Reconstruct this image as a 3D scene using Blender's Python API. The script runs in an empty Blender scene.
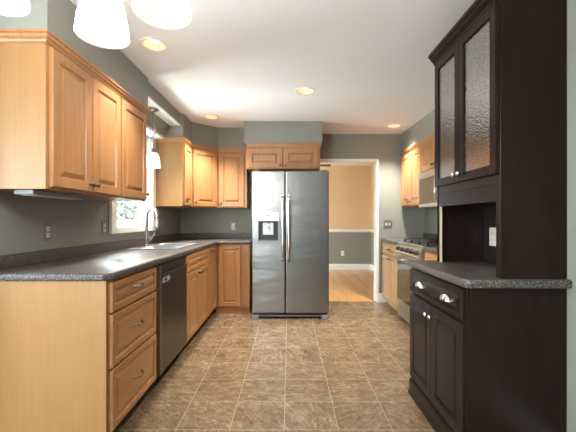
import bpy, bmesh, math, random
from mathutils import Vector, Matrix
random.seed(7)
C = bpy.context.scene
col = C.collection
PI = math.pi
R = math.radians

# ------------------------------------------------------------------ camera, world, lights, exposure
cam_d = bpy.data.cameras.new('camera')
cam_d.sensor_width = 36.0
cam_d.lens = 36.0 * 345.0 / 576.0
cam_d.shift_x = -1.0 / 576.0
cam_d.shift_y = 3.5 / 576.0
cam_d.clip_start = 0.05
cam = bpy.data.objects.new('camera', cam_d)
cam.location = (0, 0, 1.185)
cam.rotation_euler = (R(90), 0, 0)
col.objects.link(cam)
C.camera = cam

world = bpy.data.worlds.new('daylight')
C.world = world
world.use_nodes = True
wn = world.node_tree.nodes
bg = wn['Background']
bg.inputs['Color'].default_value = (0.85, 0.935, 1.0, 1)
bg.inputs['Strength'].default_value = 4.8

C.view_settings.view_transform = 'Standard'
C.view_settings.look = 'None'
C.view_settings.gamma = 1.0
C.view_settings.use_curve_mapping = False
C.view_settings.exposure = 2.10
C.cycles.diffuse_bounces = 8
C.cycles.max_bounces = 14


def portal(loc, rot, sx, sy):
    l = bpy.data.lights.new('window_portal', 'AREA')
    l.shape = 'RECTANGLE'
    l.size, l.size_y = sx, sy
    l.cycles.is_portal = True
    o = bpy.data.objects.new('window_portal', l)
    o.location = loc
    o.rotation_euler = rot
    col.objects.link(o)


# openings: the sink window, the patio door and the big window of the breakfast area, the window of the next room
SINK_WIN = (3.07, 3.895, 1.115, 2.11)          # y0, y1, z0, z1 in the wall x = -1.56
PATIO = (-3.0, -1.35, 0.05, 2.15)               # x0, x1, z0, z1 in the wall y = -2.6
SIDE_WIN = (-1.9, 0.9, 0.75, 2.15)              # y0, y1, z0, z1 in the wall x = -3.3
FAR_WIN = (5.5, 7.9, 0.3, 2.2)                  # y0, y1, z0, z1 in the wall x = -1.56
portal((-1.70, 3.48, 1.61), (0, R(-90), 0), 1.0, 0.83)
portal((-2.175, -2.74, 1.1), (R(90), 0, 0), 1.65, 2.1)
portal((-3.44, -0.5, 1.45), (0, R(-90), 0), 1.4, 2.8)
portal((-1.70, 6.7, 1.25), (0, R(-90), 0), 1.9, 2.4)

# added lamp outside the sink window, aimed up to brighten the ceiling
gl = bpy.data.lights.new('ceiling_fill_light', 'AREA')
gl.shape = 'RECTANGLE'
gl.size, gl.size_y = 1.6, 1.6
gl.energy = 85
gl.color = (0.93, 0.97, 1.0)
go = bpy.data.objects.new('ceiling_fill_light', gl)
go.location = (-3.5, 3.48, 0.55)
go.rotation_euler = Vector((1.0, -0.05, 0.62)).to_track_quat('-Z', 'Y').to_euler()
col.objects.link(go)

# ------------------------------------------------------------------ materials
MATS = {}


def mat(name, base=(0.5, 0.5, 0.5), rough=0.5, metal=0.0, emit=None, estr=0.0, spec=None, coat=0.0):
    m = bpy.data.materials.new(name)
    m.use_nodes = True
    b = m.node_tree.nodes['Principled BSDF']
    b.inputs['Base Color'].default_value = (*base, 1)
    b.inputs['Roughness'].default_value = rough
    b.inputs['Metallic'].default_value = metal
    if spec is not None:
        b.inputs['Specular IOR Level'].default_value = spec
    if coat:
        b.inputs['Coat Weight'].default_value = coat
        b.inputs['Coat Roughness'].default_value = 0.15
    if emit:
        b.inputs['Emission Color'].default_value = (*emit, 1)
        b.inputs['Emission Strength'].default_value = estr
    MATS[name] = m
    return m


def N(m, t, **kw):
    n = m.node_tree.nodes.new(t)
    for k, v in kw.items():
        setattr(n, k, v)
    return n


def L(m, a, b):
    m.node_tree.links.new(a, b)


def ramp(m, stops):
    r = N(m, 'ShaderNodeValToRGB')
    el = r.color_ramp.elements
    while len(el) < len(stops):
        el.new(0.5)
    for e, (p, c) in zip(el, stops):
        e.position = p
        e.color = (*c, 1)
    return r


def noise(m, coord, scale, detail=3.0, rough=0.5, dist=0.0):
    n = N(m, 'ShaderNodeTexNoise')
    n.inputs['Scale'].default_value = scale
    n.inputs['Detail'].default_value = detail
    n.inputs['Roughness'].default_value = rough
    n.inputs['Distortion'].default_value = dist
    L(m, coord, n.inputs['Vector'])
    return n


def mapping(m, coord, scale=(1, 1, 1), rot=(0, 0, 0)):
    mp = N(m, 'ShaderNodeMapping')
    mp.inputs['Scale'].default_value = scale
    mp.inputs['Rotation'].default_value = rot
    L(m, coord, mp.inputs['Vector'])
    return mp.outputs['Vector']


def bump(m, h, strength=0.1, dist=0.01):
    b = N(m, 'ShaderNodeBump')
    b.inputs['Strength'].default_value = strength
    b.inputs['Distance'].default_value = dist
    L(m, h, b.inputs['Height'])
    L(m, b.outputs['Normal'], m.node_tree.nodes['Principled BSDF'].inputs['Normal'])
    return b


def wood(name, c0, c1, rough=0.35, horiz=False, fine=(26, 26, 1.6), spec=0.5):
    m = mat(name, c0, rough, spec=spec)
    tc = N(m, 'ShaderNodeTexCoord').outputs['Object']
    sc = fine if not horiz else (fine[2], fine[2], fine[0])
    v = mapping(m, tc, sc)
    n = noise(m, v, 2.2, 5, 0.62, 0.4)
    n2 = noise(m, mapping(m, tc, (3, 3, 0.7) if not horiz else (0.7, 0.7, 3)), 1.6, 2)
    mx = N(m, 'ShaderNodeMath', operation='MULTIPLY_ADD')
    L(m, n.outputs['Fac'], mx.inputs[0])
    mx.inputs[1].default_value = 0.6
    ad = N(m, 'ShaderNodeMath', operation='MULTIPLY')
    L(m, n2.outputs['Fac'], ad.inputs[0])
    ad.inputs[1].default_value = 0.4
    L(m, ad.outputs[0], mx.inputs[2])
    r = ramp(m, [(0.36, c0), (0.62, c1)])
    L(m, mx.outputs[0], r.inputs['Fac'])
    L(m, r.outputs['Color'], m.node_tree.nodes['Principled BSDF'].inputs['Base Color'])
    bump(m, n.outputs['Fac'], 0.02, 0.002)
    return m


M_DOOR = wood('maple_doors', (0.345, 0.155, 0.058), (0.44, 0.222, 0.090), 0.33)
M_DRAWER = wood('maple_drawers', (0.375, 0.170, 0.060), (0.48, 0.244, 0.092), 0.33, horiz=True)
M_PANEL = wood('maple_veneer', (0.31, 0.156, 0.050), (0.355, 0.183, 0.061), 0.38, fine=(40, 40, 1.2))
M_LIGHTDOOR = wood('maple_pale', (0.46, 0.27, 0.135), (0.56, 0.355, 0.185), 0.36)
M_DARK = wood('espresso_stain', (0.0105, 0.0062, 0.0048), (0.019, 0.011, 0.0085), 0.27, fine=(60, 60, 2.0), spec=0.16)
M_DARKIN = mat('espresso_inside', (0.012, 0.009, 0.008), 0.5)
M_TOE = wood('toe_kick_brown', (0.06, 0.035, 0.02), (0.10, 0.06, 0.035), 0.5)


def paint(name, c, rough=0.6, bs=0.05):
    m = mat(name, c, rough, spec=0.3)
    tc = N(m, 'ShaderNodeTexCoord').outputs['Object']
    n = noise(m, tc, 220, 2)
    bump(m, n.outputs['Fac'], bs, 0.002)
    return m


M_WALL = paint('sage_paint', (0.258, 0.258, 0.224), 0.5)
M_TAN = paint('tan_paint', (0.72, 0.52, 0.32))
M_CEIL = paint('ceiling_white', (0.84, 0.84, 0.84), 0.8, 0.08)
M_TRIM = mat('trim_white', (0.84, 0.83, 0.80), 0.35)

# speckled laminate
m = M_COUNTER = mat('speckled_laminate', (0.1, 0.1, 0.1), 0.40, spec=0.4)
tc = N(m, 'ShaderNodeTexCoord').outputs['Object']
na = noise(m, tc, 180, 2, 0.65)
nb = noise(m, tc, 120, 2, 0.7)
ra = ramp(m, [(0.36, (0.016, 0.015, 0.018)), (0.50, (0.074, 0.067, 0.067)), (0.58, (0.135, 0.121, 0.115)), (0.66, (0.45, 0.405, 0.36))])
L(m, na.outputs['Fac'], ra.inputs['Fac'])
rb = ramp(m, [(0.38, (0.55, 0.52, 0.52)), (0.60, (1.15, 1.1, 1.05))])
L(m, nb.outputs['Fac'], rb.inputs['Fac'])
mm = N(m, 'ShaderNodeMix', data_type='RGBA', blend_type='MULTIPLY')
mm.inputs[0].default_value = 1.0
L(m, ra.outputs['Color'], mm.inputs[6])
L(m, rb.outputs['Color'], mm.inputs[7])
L(m, mm.outputs[2], m.node_tree.nodes['Principled BSDF'].inputs['Base Color'])

# brushed steel
def steel(name, c, rough, stretch=(1.5, 1.5, 260), wob=0.035):
    m = mat(name, c, rough, 1.0)
    tc = N(m, 'ShaderNodeTexCoord').outputs['Object']
    n = noise(m, mapping(m, tc, stretch), 1.0, 3, 0.6)
    n2 = noise(m, mapping(m, tc, (0.9, 0.9, 3.2)), 1.5, 2, 0.5)
    a = N(m, 'ShaderNodeMath', operation='MULTIPLY_ADD')
    L(m, n.outputs['Fac'], a.inputs[0])
    a.inputs[1].default_value = 0.006
    b2 = N(m, 'ShaderNodeMath', operation='MULTIPLY')
    L(m, n2.outputs['Fac'], b2.inputs[0])
    b2.inputs[1].default_value = 0.3
    L(m, b2.outputs[0], a.inputs[2])
    bump(m, a.outputs[0], 1.0, wob)
    return m


M_STEEL = steel('brushed_steel', (0.285, 0.28, 0.275), 0.29)
M_STEEL_DW = steel('dark_steel', (0.13, 0.125, 0.12), 0.3, wob=0.006)
M_STEEL_FLAT = mat('satin_steel', (0.42, 0.41, 0.395), 0.32, 1.0)
M_SINK = mat('sink_steel', (0.66, 0.67, 0.68), 0.25, 1.0)
M_NICKEL = mat('brushed_nickel', (0.26, 0.25, 0.235), 0.30, 1.0)
M_PEWTER = mat('dark_pewter', (0.16, 0.14, 0.12), 0.3, 1.0)
M_PULL = mat('aged_nickel', (0.30, 0.27, 0.23), 0.28, 1.0)
M_CHROME = mat('bright_nickel', (0.86, 0.85, 0.83), 0.16, 1.0)
M_LIT_EDGE = mat('lit_edge_tone', (0.85, 0.72, 0.42), 0.4, 0.4)  # pale gold tone stands in for light on the niche's inner edge
M_BLACK = mat('black_plastic', (0.012, 0.012, 0.013), 0.35)
M_IRON = mat('cast_iron', (0.010, 0.010, 0.011), 0.5)
M_GREYP = mat('grey_plastic', (0.22, 0.23, 0.24), 0.4)
M_SILVERP = mat('silver_plastic', (0.50, 0.50, 0.50), 0.35, 0.3)
M_PLATE = mat('pewter_plate', (0.24, 0.22, 0.19), 0.35, 0.6)
M_IVORY = mat('ivory_plastic', (0.62, 0.58, 0.50), 0.4)
M_BLACKGLASS = mat('black_glass', (0.012, 0.011, 0.010), 0.04, spec=0.9)
M_FAN = wood('walnut_blade', (0.06, 0.025, 0.012), (0.10, 0.045, 0.02), 0.35)
M_LEAF = mat('hedge_leaf', (0.17, 0.19, 0.15), 0.8)
M_LAWN = mat('lawn', (0.12, 0.15, 0.09), 0.9)


def lamp_mat(name, c, s):
    return mat(name, (0.85, 0.85, 0.83), 0.3, emit=c, estr=s)


M_SHADE = lamp_mat('white_glass_shade', (1.0, 0.985, 0.965), 14.0)
M_SHADE_IN = mat('white_glass_inside', (0.35, 0.35, 0.34), 0.4, emit=(1.0, 0.98, 0.94), estr=0.17)
M_SHADE_S = lamp_mat('sink_lamp_shade', (1.0, 0.93, 0.80), 0.22)
M_BULB = lamp_mat('lamp_bulb', (1.0, 0.86, 0.62), 1.2)
M_BAFFLE = mat('can_baffle', (0.50, 0.36, 0.22), 0.45, 0.2, emit=(1.0, 0.62, 0.32), estr=0.10)  # faint warm emission paints the bulb's light onto the baffle
M_RING = mat('can_trim', (0.84, 0.82, 0.78), 0.45)


def glassy(name, gl, tint, rough, bumps=None):
    m = bpy.data.materials.new(name)
    m.use_nodes = True
    nt = m.node_tree
    nt.nodes.remove(nt.nodes['Principled BSDF'])
    out = nt.nodes['Material Output']
    g = N(m, 'ShaderNodeBsdfGlossy')
    g.inputs['Roughness'].default_value = rough
    t = N(m, 'ShaderNodeBsdfTransparent')
    t.inputs['Color'].default_value = (*tint, 1)
    mx = N(m, 'ShaderNodeMixShader')
    mx.inputs[0].default_value = gl
    L(m, t.outputs[0], mx.inputs[1])
    L(m, g.outputs[0], mx.inputs[2])
    if bumps:
        tc = N(m, 'ShaderNodeTexCoord').outputs['Object']
        v = N(m, 'ShaderNodeTexVoronoi')
        v.inputs['Scale'].default_value = bumps[0]
        L(m, tc, v.inputs['Vector'])
        b = N(m, 'ShaderNodeBump')
        b.inputs['Strength'].default_value = bumps[1]
        b.inputs['Distance'].default_value = 0.004
        L(m, v.outputs['Distance'], b.inputs['Height'])
        L(m, b.outputs['Normal'], g.inputs['Normal'])
    if bumps:
        nn = noise(m, tc, 150, 2, 0.6)
        mr = N(m, 'ShaderNodeMapRange')
        mr.inputs['From Min'].default_value = 0.35
        mr.inputs['From Max'].default_value = 0.65
        mr.inputs['To Min'].default_value = gl - 0.28
        mr.inputs['To Max'].default_value = gl + 0.22
        L(m, nn.outputs['Fac'], mr.inputs['Value'])
        L(m, mr.outputs[0], mx.inputs[0])
    L(m, mx.outputs[0], out.inputs['Surface'])
    MATS[name] = m
    return m


M_GLASS = glassy('window_glass', 0.06, (0.97, 0.99, 0.98), 0.0)
M_SEEDED = glassy('seeded_glass', 0.55, (0.70, 0.76, 0.80), 0.03, (85, 0.30))

# vinyl tile floor
TILE = 0.3055
m = M_TILE = mat('slate_vinyl', (0.3, 0.2, 0.1), 0.27)
tc = N(m, 'ShaderNodeTexCoord').outputs['Object']
sh = N(m, 'ShaderNodeVectorMath', operation='ADD')
sh.inputs[1].default_value = (0.0273 + 20 * TILE, -2.25 + 20 * TILE, 0)
L(m, tc, sh.inputs[0])
dv = N(m, 'ShaderNodeVectorMath', operation='SCALE')
dv.inputs['Scale'].default_value = 1 / TILE
L(m, sh.outputs[0], dv.inputs[0])
fl = N(m, 'ShaderNodeVectorMath', operation='FLOOR')
L(m, dv.outputs[0], fl.inputs[0])
fr = N(m, 'ShaderNodeVectorMath', operation='FRACTION')
L(m, dv.outputs[0], fr.inputs[0])
wnz = N(m, 'ShaderNodeTexWhiteNoise', noise_dimensions='2D')
L(m, fl.outputs[0], wnz.inputs['Vector'])
ang = N(m, 'ShaderNodeMath', operation='MULTIPLY')
L(m, wnz.outputs['Value'], ang.inputs[0])
ang.inputs[1].default_value = 6.283
rot = N(m, 'ShaderNodeVectorRotate', rotation_type='Z_AXIS')
rot.inputs['Center'].default_value = (0.5, 0.5, 0)
L(m, fr.outputs[0], rot.inputs['Vector'])
L(m, ang.outputs[0], rot.inputs['Angle'])
off = N(m, 'ShaderNodeVectorMath', operation='MULTIPLY_ADD')
L(m, wnz.outputs['Color'], off.inputs[0])
off.inputs[1].default_value = (30, 30, 30)
L(m, rot.outputs[0], off.inputs[2])
strk = mapping(m, off.outputs[0], (3.2, 8.5, 1))
n1 = noise(m, strk, 1.5, 8, 0.74, 1.2)
n2 = noise(m, off.outputs[0], 2.4, 3, 0.6, 0.4)
r1 = ramp(m, [(0.30, (0.080, 0.053, 0.030)), (0.44, (0.150, 0.103, 0.062)), (0.54, (0.200, 0.142, 0.089)), (0.68, (0.31, 0.235, 0.160))])
L(m, n1.outputs['Fac'], r1.inputs['Fac'])
r2 = ramp(m, [(0.3, (0.66, 0.60, 0.52)), (0.7, (1.16, 1.15, 1.13))])
L(m, n2.outputs['Fac'], r2.inputs['Fac'])
mu = N(m, 'ShaderNodeMix', data_type='RGBA', blend_type='MULTIPLY')
mu.inputs[0].default_value = 1.0
L(m, r1.outputs['Color'], mu.inputs[6])
L(m, r2.outputs['Color'], mu.inputs[7])
sx = N(m, 'ShaderNodeSeparateXYZ')
L(m, fr.outputs[0], sx.inputs[0])
gs = []
for ax in ('X', 'Y'):
    a = N(m, 'ShaderNodeMath', operation='SUBTRACT')
    L(m, sx.outputs[ax], a.inputs[0])
    a.inputs[1].default_value = 0.5
    b = N(m, 'ShaderNodeMath', operation='ABSOLUTE')
    L(m, a.outputs[0], b.inputs[0])
    g = N(m, 'ShaderNodeMath', operation='GREATER_THAN')
    L(m, b.outputs[0], g.inputs[0])
    g.inputs[1].default_value = 0.4935
    gs.append(g)
gm = N(m, 'ShaderNodeMath', operation='MAXIMUM')
L(m, gs[0].outputs[0], gm.inputs[0])
L(m, gs[1].outputs[0], gm.inputs[1])
gf = N(m, 'ShaderNodeMath', operation='MULTIPLY')
L(m, gm.outputs[0], gf.inputs[0])
gf.inputs[1].default_value = 0.75
mg = N(m, 'ShaderNodeMix', data_type='RGBA')
L(m, gf.outputs[0], mg.inputs[0])
L(m, mu.outputs[2], mg.inputs[6])
mg.inputs[7].default_value = (0.34, 0.28, 0.21, 1)
L(m, mg.outputs[2], m.node_tree.nodes['Principled BSDF'].inputs['Base Color'])
bump(m, n1.outputs['Fac'], 0.25, 0.004)

# oak strip floor of the next room
m = M_OAK = mat('oak_strip_floor', (0.5, 0.3, 0.1), 0.28)
tc = N(m, 'ShaderNodeTexCoord').outputs['Object']
br = N(m, 'ShaderNodeTexBrick')
br.offset = 0.37
br.inputs['Scale'].default_value = 1.0
br.inputs['Brick Width'].default_value = 1.1
br.inputs['Row Height'].default_value = 0.075
br.inputs['Mortar Size'].default_value = 0.0014
br.inputs['Color1'].default_value = (0.60, 0.335, 0.125, 1)
br.inputs['Color2'].default_value = (0.47, 0.245, 0.09, 1)
br.inputs['Mortar'].default_value = (0.2, 0.1, 0.04, 1)
L(m, mapping(m, tc, (1, 1, 1), (0, 0, R(90))), br.inputs['Vector'])
ng = noise(m, mapping(m, tc, (30, 1.5, 1)), 1.5, 4)
rg = ramp(m, [(0.3, (0.8, 0.78, 0.75)), (0.7, (1.1, 1.1, 1.1))])
L(m, ng.outputs['Fac'], rg.inputs['Fac'])
mu = N(m, 'ShaderNodeMix', data_type='RGBA', blend_type='MULTIPLY')
mu.inputs[0].default_value = 1.0
L(m, br.outputs['Color'], mu.inputs[6])
L(m, rg.outputs['Color'], mu.inputs[7])
L(m, mu.outputs[2], m.node_tree.nodes['Principled BSDF'].inputs['Base Color'])


# ------------------------------------------------------------------ mesh helpers
class MB:
    def __init__(self):
        self.bm = bmesh.new()

    def box(self, x0, x1, y0, y1, z0, z1, bev=0.0, seg=2):
        b = bmesh.new()
        bmesh.ops.create_cube(b, size=1.0)
        bmesh.ops.scale(b, vec=(x1 - x0, y1 - y0, z1 - z0), verts=b.verts)
        bmesh.ops.translate(b, vec=((x0 + x1) / 2, (y0 + y1) / 2, (z0 + z1) / 2), verts=b.verts)
        if bev:
            bmesh.ops.bevel(b, geom=list(b.edges), offset=bev, segments=seg, profile=0.5, affect='EDGES', clamp_overlap=True)
        return self.merge(b)

    def merge(self, b, mtx=None):
        if mtx:
            bmesh.ops.transform(b, matrix=mtx, verts=b.verts)
        vm = {v: self.bm.verts.new(v.co) for v in b.verts}
        for f in b.faces:
            try:
                nf = self.bm.faces.new([vm[v] for v in f.verts])
                nf.smooth = f.smooth
            except ValueError:
                pass
        b.free()
        return self

    def lathe(self, prof, c=(0, 0, 0), axis='Z', n=24, closed=False):
        b = bmesh.new()
        rings = []
        for (r, h) in prof:
            ring = []
            for i in range(n):
                a = 2 * PI * i / n
                ring.append(b.verts.new((max(r, 1e-5) * math.cos(a), max(r, 1e-5) * math.sin(a), h)))
            rings.append(ring)
        for k in range(len(rings) - 1):
            for i in range(n):
                j = (i + 1) % n
                f = b.faces.new((rings[k][i], rings[k][j], rings[k + 1][j], rings[k + 1][i]))
                f.smooth = True
        if closed:
            b.faces.new(rings[0][::-1])
            b.faces.new(rings[-1])
        bmesh.ops.remove_doubles(b, verts=b.verts, dist=2e-5)
        bmesh.ops.recalc_face_normals(b, faces=b.faces)
        mt = Matrix.Translation(c)
        if axis == 'X':
            mt = mt @ Matrix.Rotation(R(90), 4, 'Y')
        elif axis == '-X':
            mt = mt @ Matrix.Rotation(R(-90), 4, 'Y')
        elif axis == 'Y':
            mt = mt @ Matrix.Rotation(R(-90), 4, 'X')
        elif axis == '-Y':
            mt = mt @ Matrix.Rotation(R(90), 4, 'X')
        return self.merge(b, mt)

    def tube(self, pts, r, n=10, caps=True):
        pts = [Vector(p) for p in pts]
        rr = r if isinstance(r, (list, tuple)) else [r] * len(pts)
        b = bmesh.new()
        rings = []
        prev = None
        for i, p in enumerate(pts):
            t = (pts[min(i + 1, len(pts) - 1)] - pts[max(i - 1, 0)]).normalized()
            if prev is None:
                up = Vector((0, 0, 1)) if abs(t.z) < 0.9 else Vector((1, 0, 0))
                u = t.cross(up).normalized()
            else:
                u = (prev - t * prev.dot(t)).normalized()
            prev = u
            w = t.cross(u)
            rings.append([b.verts.new(p + (u * math.cos(2 * PI * k / n) + w * math.sin(2 * PI * k / n)) * rr[i]) for k in range(n)])
        for k in range(len(rings) - 1):
            for i in range(n):
                j = (i + 1) % n
                f = b.faces.new((rings[k][i], rings[k][j], rings[k + 1][j], rings[k + 1][i]))
                f.smooth = True
        if caps:
            b.faces.new(rings[0][::-1])
            b.faces.new(rings[-1])
        bmesh.ops.recalc_face_normals(b, faces=b.faces)
        return self.merge(b)

    def prism(self, poly, z0, z1, bev=0.0):
        b = bmesh.new()
        lo = [b.verts.new((x, y, z0)) for x, y in poly]
        hi = [b.verts.new((x, y, z1)) for x, y in poly]
        n = len(poly)
        b.faces.new(lo[::-1])
        b.faces.new(hi)
        for i in range(n):
            j = (i + 1) % n
            b.faces.new((lo[i], lo[j], hi[j], hi[i]))
        bmesh.ops.recalc_face_normals(b, faces=b.faces)
        if bev:
            bmesh.ops.bevel(b, geom=list(b.edges), offset=bev, segments=3, profile=0.5, affect='EDGES', clamp_overlap=True)
        return self.merge(b)

    def sweep(self, path, prof):
        """profile (outwards, z) swept along an open path in plan; outwards is to the side of travel"""
        P = [Vector((p[0], p[1])) for p in path]
        b = bmesh.new()
        rings = []
        for i, p in enumerate(P):
            d0 = (P[i] - P[i - 1]).normalized() if i else None
            d1 = (P[i + 1] - P[i]).normalized() if i < len(P) - 1 else None
            n0 = Vector((d0.y, -d0.x)) if d0 else None
            n1 = Vector((d1.y, -d1.x)) if d1 else None
            if n0 is None:
                off = n1
            elif n1 is None:
                off = n0
            else:
                s = (n0 + n1).normalized()
                off = s / max(0.3, s.dot(n0))
            rings.append([b.verts.new((p.x + off.x * o, p.y + off.y * o, z)) for o, z in prof])
        k = len(prof)
        for a in range(len(rings) - 1):
            for i in range(k):
                j = (i + 1) % k
                b.faces.new((rings[a][i], rings[a][j], rings[a + 1][j], rings[a + 1][i]))
        b.faces.new(rings[0][::-1])
        b.faces.new(rings[-1])
        bmesh.ops.recalc_face_normals(b, faces=b.faces)
        return self.merge(b)

    def rings(self, x0, x1, z0, z1, rg, y=0.0):
        """rectangular front in the plane y: nested rectangles (inset, depth), front is -y"""
        b = bmesh.new()
        loops = []
        for ins, dep in rg:
            loops.append([b.verts.new(p) for p in ((x0 + ins, y + dep, z0 + ins), (x1 - ins, y + dep, z0 + ins), (x1 - ins, y + dep, z1 - ins), (x0 + ins, y + dep, z1 - ins))])
        for a in range(len(loops) - 1):
            for i in range(4):
                j = (i + 1) % 4
                b.faces.new((loops[a][i], loops[a][j], loops[a + 1][j], loops[a + 1][i]))
        b.faces.new(loops[-1])
        b.faces.new(loops[0][::-1])
        bmesh.ops.recalc_face_normals(b, faces=b.faces)
        return self.merge(b)

    def build(self, name, m, parent=None, smooth=None):
        me = bpy.data.meshes.new(name)
        if smooth is not None:
            for f in self.bm.faces:
                f.smooth = smooth
        self.bm.to_mesh(me)
        self.bm.free()
        o = bpy.data.objects.new(name, me)
        me.materials.append(m)
        col.objects.link(o)
        if parent:
            o.parent = parent
        return o


def tag(o, label, cat, group=None):
    o['label'] = label
    o['category'] = cat
    if group:
        o['group'] = group
    return o


def thing(name, label, cat, loc=(0, 0, 0), rz=0.0, group=None):
    o = bpy.data.objects.new(name, None)
    o.empty_display_size = 0.1
    o.location = loc
    o.rotation_euler = (0, 0, rz)
    col.objects.link(o)
    return tag(o, label, cat, group)


def struct(name, mb, m, parent=None):
    o = mb.build(name, m, parent)
    if not parent:
        o['kind'] = 'structure'
    return o


def copy_tree(o, parent=None):
    c = o.copy()
    col.objects.link(c)
    c.parent = parent
    for ch in list(o.children):
        copy_tree(ch, c)
    return c


# ------------------------------------------------------------------ the room
CZ = 2.41
XL, XR, XJ = -1.56, 1.945, 1.312
YB, YE, YN = 4.945, 5.07, -2.6
YF = 8.18
JY = 2.385
XW = -3.3
YR = 1.64

b = MB().box(XW - 0.15, XR + 0.15, YN - 0.15, 4.99, -0.12, 0.0)
struct('floor', b, M_TILE)
b = MB().box(XL - 0.15, XR + 0.15, 4.99, YF + 0.12, -0.12, 0.0)
struct('floor_dining', b, M_OAK)

LIGHTS = [(-0.947, 2.42), (0.153, 3.29), (-0.93, 4.12), (1.376, 4.52)]
CAN_R = 0.075


def ceiling_mesh():
    bm = bmesh.new()
    hs = 0.13
    xs = sorted({XW - 0.15, XR + 0.15} | {v for x, y in LIGHTS for v in (x - hs, x + hs)})
    ys = sorted({YN - 0.15, YE} | {v for x, y in LIGHTS for v in (y - hs, y + hs)})
    for i in range(len(xs) - 1):
        for j in range(len(ys) - 1):
            x0, x1, y0, y1 = xs[i], xs[i + 1], ys[j], ys[j + 1]
            lit = [p for p in LIGHTS if x0 < p[0] < x1 and y0 < p[1] < y1]
            if not lit:
                bm.faces.new([bm.verts.new(p) for p in ((x0, y0, CZ), (x0, y1, CZ), (x1, y1, CZ), (x1, y0, CZ))])
                continue
            cx, cy = lit[0]
            n = 32
            inn, out = [], []
            for k in range(n):
                a = 2 * PI * k / n + PI / 4
                c, s = math.cos(a), math.sin(a)
                q = max(abs(c), abs(s))
                inn.append(bm.verts.new((cx + CAN_R * c, cy + CAN_R * s, CZ)))
                ux, uy = c / q, s / q
                out.append(bm.verts.new((cx + ux * ((x1 - cx) if ux > 0 else (cx - x0)), cy + uy * ((y1 - cy) if uy > 0 else (cy - y0)), CZ)))
            for k in range(n):
                j2 = (k + 1) % n
                bm.faces.new((inn[k], inn[j2], out[j2], out[k]))
    bmesh.ops.remove_doubles(bm, verts=bm.verts, dist=1e-5)
    for f in bm.faces:
        if f.normal.z > 0:
            f.normal_flip()
    return bm


b = MB()
b.merge(ceiling_mesh())
ceil = struct('ceiling', b, M_CEIL)
b = MB().box(XW - 0.15, XR + 0.15, YN - 0.15, YE, CZ + 0.2, CZ + 0.3)
struct('ceiling_upper', b, M_CEIL)
b = MB().box(XL - 0.15, XR + 0.15, YE, YF + 0.12, 2.46, 2.61)
struct('ceiling_dining', b, M_CEIL)

# wall with the sink window and the breakfast-area window
y0, y1, z0, z1 = SINK_WIN
a0, a1, c0, c1 = SIDE_WIN
b = MB()
W = (XL - 0.15, XL)
b.box(*W, YR, y0, 0, CZ + 0.2)
b.box(*W, y0, y1, 0, z0)
b.box(*W, y0, y1, z1, CZ + 0.2)
b.box(*W, y1, YE, 0, CZ + 0.2)
struct('wall_left', b, M_WALL)
b = MB()
b.box(XW, XL - 0.15, YR, YR + 0.12, 0, CZ + 0.2)
b.box(XW - 0.15, XW, YN - 0.15, a0, 0, CZ + 0.2)
b.box(XW - 0.15, XW, a0, a1, 0, c0)
b.box(XW - 0.15, XW, a0, a1, c1, CZ + 0.2)
b.box(XW - 0.15, XW, a1, YR + 0.12, 0, CZ + 0.2)
struct('wall_left_breakfast', b, M_WALL)
# back wall with the doorway to the next room
DX0, DX1, DZ = 0.36, 1.262, 2.022
b = MB()
b.box(XL, DX0, YB, YE, 0, CZ + 0.2)
b.box(DX0, DX1, YB, YE, DZ, CZ + 0.2)
b.box(DX1, XR + 0.15, YB, YE, 0, CZ + 0.2)
struct('wall_back', b, M_WALL)
b = MB().box(XR, XR + 0.15, JY - 0.1, YB, 0, CZ + 0.2)
struct('wall_right', b, M_WALL)
b = MB().box(XJ, XR + 0.15, YN - 0.15, JY - 0.1, 0, CZ + 0.2)
struct('wall_right_front', b, M_WALL)
x0, x1, z0, z1 = PATIO
b = MB()
b.box(XW, x0, YN - 0.15, YN, 0, CZ + 0.2)
b.box(x0, x1, YN - 0.15, YN, 0, z0)
b.box(x0, x1, YN - 0.15, YN, z1, CZ + 0.2)
b.box(x1, XJ, YN - 0.15, YN, 0, CZ + 0.2)
struct('wall_front', b, M_WALL)

# next room: two-tone walls
for nm, zz0, zz1, mt in (('wall_dining_lower', 0, 0.915, M_WALL), ('wall_dining_upper', 0.915, 2.46, M_TAN)):
    b = MB()
    b.box(XL - 0.15, XR + 0.15, YF, YF + 0.12, zz0, zz1)
    b.box(XR, XR + 0.15, YE, YF, zz0, zz1)
    f0, f1, g0, g1 = FAR_WIN
    b.box(XL - 0.15, XL, YE, f0, zz0, zz1)
    b.box(XL - 0.15, XL, f1, YF, zz0, zz1)
    if zz0 < g0:
        b.box(XL - 0.15, XL, f0, f1, zz0, g0)
    if zz1 > g1:
        b.box(XL - 0.15, XL, f0, f1, g1, zz1)
    struct(nm, b, mt)
# soffits over the cabinets
b = MB().box(XL, -1.222, 1.745, 2.99, 2.136, CZ)
struct('wall_soffit_left', b, M_WALL)
SOF = [(XL, 3.992), (-1.222, 3.992), (-1.222, 4.33), (-0.945, 4.607), (-0.566, 4.607), (-0.566, YB), (XL, YB)]
b = MB().prism(SOF, 2.136, CZ)
struct('wall_soffit_corner', b, M_WALL)
b = MB().box(-0.565, 0.414, 4.303, YB, 2.131, CZ)
struct('wall_soffit_fridge', b, M_WALL)
b = MB().box(1.612, XR, JY - 0.1, YB, 2.131, CZ)
struct('wall_soffit_right', b, M_WALL)
b = MB().box(XL, -1.252, 2.99, 3.992, 2.285, CZ)
struct('wall_soffit_sink', b, M_WALL)
b = MB().box(-1.372, -1.252, 2.99, 3.992, 2.268, 2.285)
struct('trim_soffit_board', b, M_TRIM)
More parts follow.
